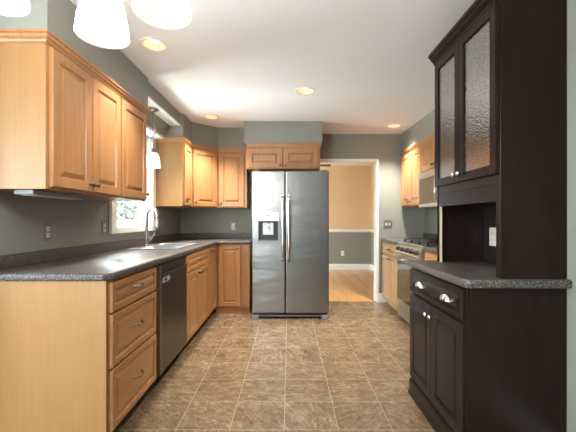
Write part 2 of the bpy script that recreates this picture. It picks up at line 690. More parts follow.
# sloping cove board between the soffit and the window head
b = MB()
b.sweep([(-1.372, 2.99), (-1.372, 3.992)], [(0, 2.285), (0, 2.27), (-0.075, 2.145), (-0.188, 2.145), (-0.188, 2.285)])
struct('wall_sink_cove', b, M_WALL)
b = MB().box(XL, -1.44, 2.985, 3.99, 2.112, 2.145, 0.003)
struct('trim_window_head', b, M_TRIM)

# sink window
WIN = MB()
y0, y1, z0, z1 = SINK_WIN
WIN.box(-1.56, -1.532, y0 - 0.085, y0, z0 - 0.055, z1, 0.004)
WIN.box(-1.56, -1.532, y1, y1 + 0.088, z0 - 0.055, z1, 0.004)
WIN.box(-1.56, -1.528, y0, y1, z0 - 0.055, z0, 0.004)
WIN.box(-1.70, -1.56, y0, y0 + 0.012, z0, z1)
WIN.box(-1.70, -1.56, y1 - 0.012, y1, z0, z1)
WIN.box(-1.70, -1.56, y0, y1, z0, z0 + 0.012)
w1 = struct('window_1', WIN, M_TRIM)
s = MB()
zm = 1.62
for (xa, za, zb) in ((-1.64, z0 + 0.012, zm + 0.02), (-1.672, zm - 0.02, z1)):
    s.box(xa - 0.015, xa + 0.015, y0 + 0.012, y0 + 0.06, za, zb, 0.003)
    s.box(xa - 0.015, xa + 0.015, y1 - 0.085, y1 - 0.012, za, zb, 0.003)
    s.box(xa - 0.015, xa + 0.015, y0 + 0.06, y1 - 0.085, za, za + 0.045, 0.003)
    s.box(xa - 0.015, xa + 0.015, y0 + 0.06, y1 - 0.085, zb - 0.04, zb, 0.003)
s.build('window_sash', M_TRIM, w1)
g = MB()
g.box(-1.642, -1.638, y0 + 0.05, y1 - 0.075, z0 + 0.05, zm)
g.box(-1.674, -1.670, y0 + 0.05, y1 - 0.075, zm, z1 - 0.03)
g.build('window_glass', M_GLASS, w1)
MB().box(-1.624, -1.60, 3.76, 3.80, zm - 0.01, zm + 0.03, 0.004).build('window_latch', M_PEWTER, w1)


def simple_window(name, axis, at, u0, u1, z0, z1, bars):
    f = MB()

    def bx(a0, a1, zz0, zz1, d0, d1, mb):
        if axis == 'X':
            mb.box(at + d0, at + d1, a0, a1, zz0, zz1)
        else:
            mb.box(a0, a1, at + d0, at + d1, zz0, zz1)
    bx(u0 - 0.07, u0, z0 - 0.0, z1 + 0.07, 0, 0.02, f)
    bx(u1, u1 + 0.07, z0 - 0.0, z1 + 0.07, 0, 0.02, f)
    bx(u0, u1, z1, z1 + 0.07, 0, 0.02, f)
    for k in range(bars + 1):
        u = u0 + (u1 - u0) * k / bars
        bx(max(u0, u - 0.03), min(u1, u + 0.03), z0, z1, -0.1, -0.06, f)
    bx(u0, u1, z0, z0 + 0.05, -0.1, -0.06, f)
    bx(u0, u1, z1 - 0.05, z1, -0.1, -0.06, f)
    w = struct(name, f, M_TRIM)
    g = MB()
    bx(u0, u1, z0 + 0.04, z1 - 0.04, -0.082, -0.078, g)
    g.build('window_glass', M_GLASS, w)


simple_window('window_2', 'X', XW, SIDE_WIN[0], SIDE_WIN[1], SIDE_WIN[2], SIDE_WIN[3], 3)
simple_window('window_3', 'Y', YN, PATIO[0], PATIO[1], PATIO[2], PATIO[3], 2)
simple_window('window_4', 'X', XL, FAR_WIN[0], FAR_WIN[1], FAR_WIN[2], FAR_WIN[3], 2)

# doorway casing, jamb, baseboards, chair rail
b = MB()
b.box(DX1 - 0.008, DX1 + 0.020, YB - 0.012, YB, 0, DZ + 0.03, 0.003)
b.box(DX0 - 0.020, DX0 + 0.008, YB - 0.012, YB, 0, DZ + 0.03, 0.003)
b.box(DX0 + 0.008, DX1 - 0.008, YB - 0.012, YB, DZ - 0.008, DZ + 0.03, 0.003)
b.box(DX1 - 0.012, DX1, YB, YE, 0, DZ - 0.012)
b.box(DX0, DX0 + 0.012, YB, YE, 0, DZ - 0.012)
b.box(DX0, DX1, YB, YE, DZ - 0.012, DZ)
b.box(DX1 - 0.012, DX1 + 0.05, YE, YE + 0.016, 0, DZ + 0.05)
struct('door_1', b, M_TRIM)
BASE = [(0, 0), (0.014, 0), (0.014, 0.10), (0.008, 0.125), (0, 0.13)]
struct('baseboard_back', MB().sweep([(DX1 + 0.022, YB), (1.392, YB)], BASE), M_TRIM)
struct('baseboard_dining_back', MB().sweep([(XL, YF), (XR, YF)], BASE), M_TRIM)
struct('baseboard_dining_right', MB().sweep([(XR, YF - 0.015), (XR, YE)], BASE), M_TRIM)
RAIL = [(0, 0.885), (0.012, 0.888), (0.024, 0.915), (0.024, 0.94), (0.012, 0.952), (0, 0.952)]
struct('trim_chair_rail_back', MB().sweep([(XL, YF), (XR, YF)], RAIL), M_TRIM)
struct('trim_chair_rail_right', MB().sweep([(XR, YF - 0.025), (XR, YE)], RAIL), M_TRIM)
struct('baseboard_right_front', MB().sweep([(XJ, 1.60), (XJ, YN)], BASE), M_TRIM)
struct('baseboard_left', MB().sweep([(XW, YN), (XW, YR), (XL - 0.0, YR)], BASE), M_TRIM)
struct('trim_floor_threshold', MB().box(DX0 + 0.014, DX1 - 0.014, 4.97, 5.03, 0, 0.006, 0.002), M_OAK)

# outdoors: lawn and hedge seen through the sink window
b = MB().box(-14, -3.6, -8, 14, -0.42, -0.34)
lawn = b.build('lawn', M_LAWN)
lawn['kind'] = 'stuff'
tag(lawn, 'pale grass outside the window over the sink', 'grass')
b = MB()
rnd = random.Random(3)
for k in range(14000):
    c = Vector((-6.2 + rnd.gauss(0, 0.35), rnd.uniform(3.5, 16.0), rnd.uniform(0.0, 2.6)))
    s_ = rnd.uniform(0.07, 0.16)
    q = Matrix.Rotation(rnd.uniform(0, 6), 3, Vector((rnd.gauss(0, 1), rnd.gauss(0, 1), rnd.gauss(0, 1))).normalized())
    vs = [b.bm.verts.new(c + q @ Vector(p)) for p in ((-s_, 0, 0), (0, -s_ * 0.5, 0.02), (s_, 0, 0), (0, s_ * 0.5, 0.02))]
    b.bm.faces.new(vs)
hedge = b.build('hedge', M_LEAF)
hedge['kind'] = 'stuff'
tag(hedge, 'pale green foliage outside the window over the sink', 'hedge')

# ------------------------------------------------------------------ cabinets
# local frame of a cabinet: x along its width, face at y = 0, depth towards +y
DOOR_T = 0.02


def door_rings(stile, t=DOOR_T):
    return [(0, t), (0, 0.005), (0.005, 0), (stile, 0), (stile + 0.005, 0.011), (stile + 0.011, 0.011), (stile + 0.034, 0.002)]


def knob(parent, x, z, y=-DOOR_T, m=None, r=0.014):
    MB().lathe([(0.006, 0), (0.006, 0.012), (r, 0.017), (r, 0.023), (r * 0.7, 0.028), (0, 0.029)], (x, y, z), '-Y', 16).build('knob', m or M_PEWTER, parent)


def bow(parent, x, z, y=-DOOR_T, w=0.10, vert=False, m=None):
    pts, rr = [], []
    for i in range(13):
        t = -1 + 2 * i / 12
        d = 0.030 * (1 - abs(t) ** 2.6) + 0.001
        sag = -0.006 * (1 - t * t)
        pts.append((x + t * w / 2, y - d, z + sag) if not vert else (x, y - d, z + t * w / 2))
        rr.append(0.0045 + 0.0025 * (abs(t) ** 3))
    mb = MB().tube(pts, rr, 8)
    for t in (-1, 1):
        p = (x + t * w / 2, y, z) if not vert else (x, y, z + t * w / 2)
        mb.lathe([(0.010, 0), (0.010, 0.004), (0.006, 0.009)], p, '-Y', 12)
    mb.build('handle', m or M_PULL, parent)


def front(root, x0, x1, z0, z1, kind='door', m=None, stile=None, kn=None, pull=None, hm=None):
    st = stile or (0.056 if kind == 'door' else 0.034)
    o = MB().rings(x0, x1, z0, z1, door_rings(st), -DOOR_T).build(kind, m or (M_DOOR if kind == 'door' else M_DRAWER), root)
    if kn:
        knob(o, kn[0], kn[1], m=hm)
    if pull:
        bow(o, pull[0], pull[1], m=hm)
    return o


CROWN = [(0, 2.082), (0.006, 2.082), (0.010, 2.094), (0.020, 2.104), (0.022, 2.116), (0.030, 2.122), (0.030, 2.134), (0, 2.134)]


def upper(label, loc, rz, w, d, z0, z1, doors, group='maple wall cabinets', near=False, far=False, crown=True, m=None):
    """doors: list of (x0, x1, knob_x)"""
    r = thing('wall_cabinet', label, 'cabinet', (loc[0], loc[1], 0), rz, group)
    top = 2.084 if crown else z1
    MB().box(0.0, w, 0.0, d, z0, top, 0.0015, 1).build('body', m or M_DOOR, r)
    if near:
        MB().box(-0.006, 0.0, 0.001, d, z0 - 0.001, top - 0.001).build('end_panel', M_PANEL, r)
    if far:
        MB().box(w, w + 0.006, 0.001, d, z0 - 0.001, top - 0.001).build('end_panel', M_PANEL, r)
    for (a, c, kx) in doors:
        front(r, a, c, z0 + 0.012, z1, 'door', m, kn=(kx, z0 + 0.055) if kx is not None else None)
    if crown:
        path = [(0, 0), (w, 0)]
        if near:
            path = [(-0.006, d)] + [(-0.006, 0)] + path[1:]
        if far:
            path = path[:-1] + [(w + 0.006, 0), (w + 0.006, d)]
        MB().sweep(path, CROWN).build('crown_moulding', m or M_DOOR, r)
    return r


FX = -1.23
c1 = upper('double-door maple wall cabinet with pale end panel, nearest the hanging glass shades', (FX, 1.751), PI / 2, 0.748, 0.328, 1.342, 2.07,
           [(0.018, 0.372, 0.345), (0.380, 0.735, 0.407)], near=True)
c2 = upper('single-door maple wall cabinet ending beside the sink window', (FX, 2.501), PI / 2, 0.447, 0.328, 1.342, 2.07,
           [(0.012, 0.435, 0.408)], far=True)
c3 = upper('narrow maple wall cabinet with pale end panel facing the sink window', (FX, 3.998), PI / 2, 0.332, 0.328, 1.342, 2.07,
           [(0.02, 0.318, 0.045)], near=True)
# diagonal corner cabinet
r = thing('wall_cabinet', 'angled corner maple wall cabinet with one raised-panel door', 'cabinet', (FX, 4.334, 0), R(45), 'maple wall cabinets')
dl = 0.396
hd = 0.235
poly = [(0, 0), (dl, 0), (dl + hd, hd), (dl / 2, hd * 2 + dl / 2 - 0.012), (-hd, hd)]
MB().prism(poly, 1.342, 2.084).build('body', M_DOOR, r)
front(r, 0.022, dl - 0.022, 1.354, 2.07, kn=(0.05, 1.40))
MB().sweep([(0.004, 0), (dl - 0.004, 0)], CROWN).build('crown_moulding', M_DOOR, r)
c5 = upper('single-door maple wall cabinet between angled corner cabinet and refrigerator', (-0.944, 4.616), 0, 0.372, 0.327, 1.342, 2.07,
           [(0.012, 0.345, 0.04)], far=True)
# over the refrigerator
r = upper('short two-door maple cabinet above the refrigerator', (-0.535, 4.315), 0, 0.925, 0.628, 1.816, 2.07,
          [(0.02, 0.452, None), (0.466, 0.898, None)], far=False)
for ch in list(r.children):
    if ch.name.startswith('door'):
        x = 0.425 if ch.data.vertices[0].co.x < 0.3 else 0.493
        knob(ch, x, 1.855)
# right-hand wall cabinets
c6 = upper('pale maple two-door wall cabinet in the corner beside the microwave', (1.612, 4.94), -PI / 2, 0.775, 0.331, 1.362, 2.07,
           [(0.03, 0.385, 0.355), (0.392, 0.765, 0.42)])
c7 = upper('short pale maple cabinet directly above the microwave', (1.612, 4.163), -PI / 2, 0.757, 0.331, 1.742, 2.07,
           [(0.012, 0.374, 0.345), (0.382, 0.745, 0.41)])

# under-cabinet light
r = thing('under_cabinet_light', 'slim grey light bar fixed under the double-door wall cabinet', 'lamp', (-1.37, 2.02, 1.341))
MB().box(-0.05, 0.05, -0.24, 0.24, -0.026, 0, 0.004).build('housing', M_GREYP, r)
MB().box(-0.035, 0.035, -0.21, 0.21, -0.029, -0.026).build('diffuser', M_IVORY, r)

# ---- base cabinets
BX = -0.925
GB = 'maple base cabinets'


def base(label, loc, rz, w, d=0.61, name='base_cabinet', near=False, far=False, kick=0.075, kin=0.05, top=0.874, kickm=None, m=None):
    r = thing(name, label, 'cabinet', (loc[0], loc[1], 0), rz, GB)
    MB().box(0, w, 0, d, kick, top, 0.001, 1).build('body', m or M_DOOR, r)
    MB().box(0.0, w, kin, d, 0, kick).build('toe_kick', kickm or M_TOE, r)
    if near:
        MB().box(-0.008, 0.0, -0.002, d, 0, top).build('end_panel', M_PANEL, r)
    if far:
        MB().box(w, w + 0.006, 0.0, d, 0, top).build('end_panel', m or M_PANEL, r)
    return r


D = 0.615
r = base('three-drawer maple base cabinet with broad pale end panel', (BX, 1.748), PI / 2, 0.618, D, near=True)
for (za, zb) in ((0.705, 0.862), (0.42, 0.694), (0.095, 0.409)):
    front(r, 0.02, 0.612, za, zb, 'drawer', pull=(0.318, (za + zb) / 2 + 0.01))
# dishwasher
r = thing('dishwasher', 'dark stainless dishwasher between drawer cabinet and sink cabinet', 'dishwasher', (BX, 2.368, 0), PI / 2)
MB().box(0, 0.664, 0.0, 0.58, 0.09, 0.868).build('body', M_BLACK, r)
MB().box(0.048, 0.655, -0.030, -0.001, 0.10, 0.782, 0.004).build('door', M_STEEL_DW, r)
MB().box(0.048, 0.655, -0.012, -0.001, 0.80, 0.862, 0.003).build('control_panel', M_BLACK, r)
MB().box(0.055, 0.650, -0.034, -0.010, 0.783, 0.800, 0.005).build('handle', M_STEEL_DW, r)
MB().box(0.08, 0.22, -0.0325, -0.0295, 0.735, 0.768, 0.001).build('badge', M_SILVERP, r)
MB().box(0.10, 0.16, -0.0335, -0.032, 0.742, 0.761).build('badge_window', M_BLACK, r)
MB().box(0.038, 0.0475, -0.031, -0.001, 0.10, 0.862).build('edge_trim', M_STEEL_FLAT, r)  # brighter steel strip stands in for the light on the door's edge
MB().box(0.0, 0.664, 0.05, 0.1, 0.0, 0.09).build('toe_kick', M_BLACK, r)
# sink base
r = base('maple sink base cabinet with a false drawer over two doors', (BX, 3.036), PI / 2, 0.882, D)
for ch in list(r.children):
    if ch.name.startswith('body'):
        bpy.data.objects.remove(ch)
b = MB()
b.box(0, 0.018, 0, D, 0.075, 0.874)
b.box(0.864, 0.882, 0, D, 0.075, 0.874)
b.box(0.018, 0.864, 0, D, 0.075, 0.093)
b.box(0.018, 0.864, 0, 0.018, 0.093, 0.874)
b.build('body', M_DOOR, r)
front(r, 0.03, 0.855, 0.705, 0.862, 'drawer', pull=(0.44, 0.79))
front(r, 0.03, 0.438, 0.092, 0.694, kn=(0.405, 0.655))
front(r, 0.446, 0.855, 0.092, 0.694, kn=(0.479, 0.655))
# corner base, the two faces of a corner
r = thing('base_cabinet', 'corner maple base cabinet folded around the inside corner', 'cabinet', (BX, 3.922, 0), PI / 2, GB)
MB().box(0, 1.018, 0, D, 0.075, 0.874).build('body', M_DOOR, r)
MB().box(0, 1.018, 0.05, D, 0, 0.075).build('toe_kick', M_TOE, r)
front(r, 0.02, 0.392, 0.092, 0.862, kn=(0.06, 0.825))
# back run
r = thing('base_cabinet', 'narrow maple base cabinet on the back wall beside the refrigerator', 'cabinet', (-0.923, 4.338, 0), 0, GB)
MB().box(0, 0.427, 0, 0.60, 0.075, 0.874, 0.001, 1).build('body', M_DOOR, r)
MB().box(0, 0.425, 0.012, 0.60, 0, 0.074).build('toe_kick', M_DOOR, r)
front(r, 0.037, 0.313, 0.095, 0.862, stile=0.05, kn=(0.28, 0.825))

# ---- worktops
E = 0.010


def counter_prism(poly, z0, z1, holes=None):
    b = bmesh.new()
    n = len(poly)
    lo = [b.verts.new((x, y, z0)) for x, y in poly]
    hi = [b.verts.new((x, y, z1)) for x, y in poly]
    b.faces.new(lo[::-1])
    b.faces.new(hi)
    for i in range(n):
        j = (i + 1) % n
        b.faces.new((lo[i], lo[j], hi[j], hi[i]))
    bmesh.ops.recalc_face_normals(b, faces=b.faces)
    bmesh.ops.bevel(b, geom=list(b.edges), offset=E, segments=4, profile=0.5, affect='EDGES', clamp_overlap=True)
    for f in b.faces:
        f.smooth = True
    return b


CT0, CT1 = 0.8755, 0.914
SX0, SX1, SY0, SY1 = -1.475, -1.015, 3.13, 3.89     # sink cut-out
xe = -0.895
xw = XL + 0.001
r = thing('countertop', 'dark speckled L-shaped worktop with low backsplash running under the sink window', 'countertop', (0, 0, 0))
b = MB()
b.merge(counter_prism([(xw, 1.722), (xe - 0.035, 1.722), (xe, 1.757), (xe, 4.31), (-0.492, 4.31), (-0.492, YB - 0.001), (xw, YB - 0.001)], CT0, CT1))
worktop = b.build('worktop', M_COUNTER, r)
cut = MB().box(SX0, SX1, SY0, SY1, 0.5, 1.2).build('cutter', M_COUNTER)
md = worktop.modifiers.new('sink_hole', 'BOOLEAN')
md.object = cut
md.operation = 'DIFFERENCE'
md.solver = 'EXACT'
dg = bpy.context.evaluated_depsgraph_get()
dg.update()
me = bpy.data.meshes.new_from_object(worktop.evaluated_get(dg))
worktop.modifiers.clear()
worktop.data = me
bpy.data.objects.remove(cut)
b = MB()
b.box(xw, xw + 0.02, 1.724, YB - 0.02, CT1, 0.992, 0.004)
b.box(xw, -0.494, YB - 0.021, YB - 0.001, CT1, 0.992, 0.004)
b.build('backsplash', M_COUNTER, r)

# sink with two bowls
r = thing('sink', 'stainless two-bowl sink set into the dark worktop below the window', 'sink', (0, 0, 0))
b = MB()
def ringrect(bm, x0, x1, y0, y1, z):
    return [bm.verts.new(p) for p in ((x0, y0, z), (x1, y0, z), (x1, y1, z), (x0, y1, z))]
ym = 3.56
rim = MB()
for (x0, x1, yy0, yy1) in ((SX0 - 0.014, SX1 + 0.014, SY0 - 0.014, SY0 + 0.02), (SX0 - 0.014, SX1 + 0.014, SY1 - 0.02, SY1 + 0.014),
                           (SX0 - 0.014, SX0 + 0.055, SY0 + 0.02, SY1 - 0.02), (SX1 - 0.02, SX1 + 0.014, SY0 + 0.02, SY1 - 0.02), (SX0 + 0.055, SX1 - 0.02, ym - 0.015, ym + 0.015)):
    rim.box(x0, x1, yy0, yy1, CT1 + 0.0005, CT1 + 0.006, 0.002)
rim.build('rim', M_SINK, r)
for (yy0, yy1) in ((SY0 + 0.02, ym - 0.015), (ym + 0.015, SY1 - 0.02)):
    bb = bmesh.new()
    xa, xb = SX0 + 0.055, SX1 - 0.02
    prev = None
    for (ins, z) in ((0, CT1 + 0.004), (0.004, CT1 - 0.03), (0.014, CT1 - 0.15), (0.035, CT1 - 0.175)):
        cur = ringrect(bb, xa + ins, xb - ins, yy0 + ins, yy1 - ins, z)
        if prev:
            for i in range(4):
                bb.faces.new((prev[i], prev[(i + 1) % 4], cur[(i + 1) % 4], cur[i]))
        prev = cur
    bb.faces.new(prev)
    b = MB()
    b.merge(bb)
    bowl = b.build('bowl', M_SINK, r)
    MB().lathe([(0.0, 0.004), (0.028, 0.004), (0.042, 0.002), (0.042, 0)], ((xa + xb) / 2, (yy0 + yy1) / 2, CT1 - 0.1745), 'Z', 20).build('drain', M_NICKEL, bowl)

# faucet
r = thing('faucet', 'brushed nickel gooseneck pull-down faucet behind the sink', 'faucet', (-1.452, 3.52, CT1 + 0.006))
b = MB()
b.lathe([(0.030, 0), (0.030, 0.006), (0.026, 0.012), (0.022, 0.02), (0.025, 0.04), (0.027, 0.07), (0.024, 0.10), (0.017, 0.14), (0.013, 0.17), (0.0125, 0.19)], (0, 0, 0), 'Z', 24)
b.build('body', M_NICKEL, r)
pts = [(0, 0, 0.17), (0, 0, 0.22), (0, 0, 0.28)]
for i in range(1, 13):
    a = PI - PI * i / 12
    pts.append((0.062 + 0.062 * math.cos(a), -0.03 * (1 - math.cos(PI * i / 12)) / 2, 0.30 + 0.075 * math.sin(a)))
pts.append((0.124, -0.03, 0.27))
MB().tube(pts, 0.0145, 12).build('spout', M_NICKEL, r)
MB().lathe([(0.0135, 0), (0.018, -0.01), (0.020, -0.05), (0.025, -0.08), (0.026, -0.110), (0.021, -0.118), (0, -0.118)], (0.124, -0.03, 0.275), 'Z', 20).build('spray_head', M_NICKEL, r)
b = MB()
b.lathe([(0.014, 0), (0.014, 0.03), (0.012, 0.034), (0, 0.034)], (0.022, 0, 0.075), 'X', 16)
b.tube([(0.045, 0, 0.078), (0.060, -0.004, 0.088), (0.078, -0.008, 0.112), (0.088, -0.010, 0.135)], [0.008, 0.008, 0.006, 0.006], 10)
b.build('lever', M_NICKEL, r)

# ---- refrigerator
r = thing('refrigerator', 'stainless side-by-side refrigerator with ice and water dispenser', 'refrigerator', (0.016, 4.10, 0))
FW0, FW1 = -0.4595, 0.4595
SP = -0.0576
MB().box(FW0 + 0.004, FW1 - 0.004, 0.065, 0.80, 0.06, 1.755, 0.004).build('body', M_GREYP, r)


def fridge_door(x0, x1, holes=None):
    b = MB()
    if holes is None:
        b.box(x0, x1, 0, 0.06, 0.073, 1.765, 0.012, 4)
    else:
        hx0, hx1, hz0, hz1 = holes
        b.box(x0, x1, 0.0, 0.06, 0.073, 1.765, 0.012, 4)
    return b.build('door', M_STEEL, r)


dl_ = fridge_door(FW0, SP - 0.003)
dr_ = fridge_door(SP + 0.003, FW1)
HX0, HX1, HZ0, HZ1 = -0.388, -0.135, 0.925, 1.272
# dispenser opening cut into the freezer door
cut = MB().box(HX0 + 0.012, HX1 - 0.012, -0.02, 0.05, HZ0 + 0.012, 1.165).build('cutter', M_BLACK)
cut.parent = r
md = dl_.modifiers.new('dispenser', 'BOOLEAN')
md.object = cut
md.operation = 'DIFFERENCE'
md.solver = 'EXACT'
dg = bpy.context.evaluated_depsgraph_get()
dg.update()
me = bpy.data.meshes.new_from_object(dl_.evaluated_get(dg))
dl_.modifiers.clear()
dl_.data = me
bpy.data.objects.remove(cut)
b = MB()
b.box(HX0, HX1, -0.006, 0.0, HZ0, HZ0 + 0.012, 0.002)
b.box(HX0, HX0 + 0.012, -0.006, 0.0, HZ0 + 0.012, 1.165, 0.002)
b.box(HX1 - 0.012, HX1, -0.006, 0.0, HZ0 + 0.012, 1.165, 0.002)
dsp = b.build('dispenser', M_GREYP, dl_)
b = MB()
b.box(HX0 + 0.0125, HX1 - 0.0125, 0.044, 0.0495, HZ0 + 0.0125, 1.1645)
b.box(HX0 + 0.0125, HX0 + 0.018, 0.001, 0.044, HZ0 + 0.0125, 1.1645)
b.box(HX1 - 0.018, HX1 - 0.0125, 0.001, 0.044, HZ0 + 0.0125, 1.1645)
b.box(HX0 + 0.018, HX1 - 0.018, 0.001, 0.044, HZ0 + 0.0125, HZ0 + 0.022)
b.build('recess_liner', M_BLACK, dl_)
MB().box(HX0, HX1, -0.010, 0.0, 1.165, HZ1, 0.003).build('dispenser_panel', M_SILVERP, dl_)
MB().box(-0.295, -0.235, -0.0112, -0.0098, 1.228, 1.240).build('badge', M_GREYP, dl_)
MB().box(-0.33, -0.20, 0.02, 0.036, 1.0, 1.15, 0.006).build('paddle', M_SILVERP, dl_)
MB().tube([(-0.262, 0.02, 1.165), (-0.262, 0.012, 1.11), (-0.25, 0.008, 1.07)], 0.008, 10).build('ice_chute', M_CHROME, dl_)


def fridge_handle(x, parent):
    pts, rr = [], []
    for i in range(17):
        t = i / 16
        z = 0.70 + t * 0.76
        d = -0.012 - 0.048 * (1 - abs(2 * t - 1) ** 6)
        pts.append((x, d, z))
        rr.append(0.0155)
    b = MB().tube(pts, rr, 14)
    for z in (0.70, 1.46):
        b.lathe([(0.016, 0), (0.016, 0.016)], (x, 0, z), '-Y', 14, True)
    b.build('handle', M_CHROME, parent)


fridge_handle(SP - 0.033, dl_)
fridge_handle(SP + 0.037, dr_)
b = MB()
b.box(FW0 + 0.02, FW1 - 0.02, 0.05, 0.066, 0.012, 0.066)
g = b.build('base_grille', M_BLACK, r)
MB().box(FW0 + 0.07, FW1 - 0.07, 0.034, 0.05, 0.022, 0.035, 0.003).build('grille_strip', M_GREYP, r)
for x in (FW0 + 0.045, FW1 - 0.045):
    MB().box(x - 0.04, x + 0.04, -0.002, 0.05, 0.0, 0.045, 0.008).build('foot', M_GREYP, r)
for x in (FW0 + 0.05, FW1 - 0.05):
    MB().box(x - 0.035, x + 0.035, 0.02, 0.14, 1.766, 1.782, 0.004).build('hinge_cover', M_GREYP, r)

# ---- right side by the range
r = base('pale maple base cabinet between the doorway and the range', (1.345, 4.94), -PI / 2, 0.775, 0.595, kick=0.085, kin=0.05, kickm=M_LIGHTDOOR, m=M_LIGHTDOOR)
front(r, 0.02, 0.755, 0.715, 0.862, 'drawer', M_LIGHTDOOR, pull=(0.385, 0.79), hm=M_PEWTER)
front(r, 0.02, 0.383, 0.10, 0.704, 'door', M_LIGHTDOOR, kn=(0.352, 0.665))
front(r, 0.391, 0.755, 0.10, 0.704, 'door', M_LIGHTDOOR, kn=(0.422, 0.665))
r = base('maple base cabinet between the range and the dark hutch', (1.345, 3.395), -PI / 2, 0.975, 0.595, kick=0.085)
front(r, 0.02, 0.48, 0.705, 0.862, 'drawer', pull=(0.25, 0.785), hm=M_PEWTER)
front(r, 0.488, 0.955, 0.705, 0.862, 'drawer', pull=(0.72, 0.785), hm=M_PEWTER)
front(r, 0.02, 0.48, 0.10, 0.694, kn=(0.44, 0.655))
front(r, 0.488, 0.955, 0.10, 0.694, kn=(0.53, 0.655))
for lab, ya, yb, sides in (('short dark speckled worktop in the corner beside the doorway', 4.163, YB - 0.002, True),
                    ('dark speckled worktop between the range and the dark hutch', 2.42, 3.397, True)):
    r = thing('countertop', lab, 'countertop', (0, 0, 0))
    b = MB()
    b.merge(counter_prism([(1.318, ya), (XR - 0.001, ya), (XR - 0.001, yb), (1.318, yb)], CT0, CT1))
    b.build('worktop', M_COUNTER, r)
    MB().box(XR - 0.021, XR - 0.001, ya, yb, CT1, 0.995, 0.004).build('backsplash', M_COUNTER, r)

# range
RY0, RW = 4.158, 0.757
r = thing('range', 'stainless gas range with black grates beside the dark hutch', 'oven', (1.335, RY0, 0), -PI / 2)
MB().box(0, RW, 0.0, 0.60, 0.045, 0.895, 0.002).build('body', M_GREYP, r)
MB().box(-0.002, RW + 0.002, -0.02, 0.605, 0.896, 0.918, 0.004).build('cooktop', M_STEEL_FLAT, r)
MB().box(0.02, RW - 0.02, 0.03, 0.58, 0.9185, 0.924, 0.002).build('burner_pan', M_IRON, r)
b = MB()
b.sweep([(0.0, 0.0), (RW, 0.0)], [(0.0, 0.79), (0.045, 0.79), (0.050, 0.80), (0.022, 0.894), (0.0, 0.894)])
cp = b.build('control_panel', M_STEEL_FLAT, r)
for k in range(5):
    x = 0.09 + k * (RW - 0.18) / 4
    kb = MB().lathe([(0.030, 0), (0.030, 0.006), (0.023, 0.010), (0.021, 0.036), (0.0, 0.038)], (x, -0.034, 0.846), '-Y', 18)
    kb.build('knob', M_CHROME if k % 2 == 3 else M_BLACK, cp)
    MB().box(x - 0.040, x + 0.040, -0.0415, -0.039, 0.808, 0.815).build('dial_marking', M_BLACK, cp)
od = MB().box(0.004, RW - 0.004, -0.035, -0.001, 0.235, 0.782, 0.005).build('oven_door', M_STEEL_FLAT, r)
MB().box(0.02, RW - 0.02, -0.037, -0.035, 0.25, 0.70, 0.0005).build('window', M_BLACKGLASS, od)
b = MB().tube([(0.05, -0.085, 0.742), (RW - 0.05, -0.085, 0.742)], 0.013, 12)
for x in (0.08, RW - 0.08):
    b.tube([(x, -0.034, 0.742), (x, -0.085, 0.742)], 0.009, 10)
b.build('handle', M_CHROME, od)
MB().box(0.004, RW - 0.004, -0.030, -0.001, 0.05, 0.228, 0.005).build('warming_drawer', M_STEEL_FLAT, r)
for x in (0.03, RW - 0.03):
    for y in (0.06, 0.54):
        MB().lathe([(0.018, 0), (0.014, 0.044)], (x, y, 0), 'Z', 12, True).build('foot', M_BLACK, r)
for k in range(3):
    x0 = 0.03 + k * (RW - 0.06) / 3
    x1 = x0 + (RW - 0.06) / 3 - 0.006
    b = MB()
    for y in (0.05, 0.30, 0.555):
        b.box(x0, x1, y - 0.008, y + 0.008, 0.945, 0.962, 0.003)
    for x in (x0 + 0.008, (x0 + x1) / 2, x1 - 0.008):
        b.box(x - 0.007, x + 0.007, 0.042, 0.563, 0.945, 0.965, 0.003)
    for x in (x0 + 0.01, x1 - 0.01):
        for y in (0.05, 0.555):
            b.box(x - 0.008, x + 0.008, y - 0.008, y + 0.008, 0.924, 0.946)
    b.build('grate', M_IRON, r)
for (x, y, q) in ((0.15, 0.17, 0.045), (0.15, 0.43, 0.035), (0.38, 0.30, 0.04), (0.61, 0.17, 0.05), (0.61, 0.43, 0.035)):
    MB().lathe([(q, 0), (q, 0.010), (q * 0.7, 0.015), (0, 0.015)], (x, y, 0.924), 'Z', 18).build('burner', M_IRON, r)

# microwave
r = thing('microwave', 'stainless over-the-range microwave hung below the short cabinet', 'microwave', (1.575, RY0, 0), -PI / 2)
MB().box(0, RW, 0.02, 0.368, 1.325, 1.738, 0.003).build('body', M_GREYP, r)
MB().box(0.0, RW, -0.012, 0.02, 1.66, 1.738, 0.004).build('vent_panel', M_STEEL_FLAT, r)
d = MB().box(0.0, 0.575, -0.012, 0.02, 1.325, 1.658, 0.004).build('door', M_STEEL_FLAT, r)
MB().box(0.006, 0.51, -0.0145, -0.012, 1.365, 1.652).build('window', M_BLACKGLASS, d)
b = MB().tube([(0.55, -0.05, 1.36), (0.55, -0.05, 1.63)], 0.010, 10)
for z in (1.38, 1.61):
    b.tube([(0.55, -0.012, z), (0.55, -0.05, z)], 0.007, 8)
b.build('handle', M_CHROME, d)
cpn = MB().box(0.578, RW, -0.012, 0.02, 1.325, 1.658, 0.003).build('control_panel', M_BLACK, r)
MB().box(0.60, RW - 0.02, -0.0135, -0.012, 1.59, 1.635).build('display', M_BLACKGLASS, cpn)

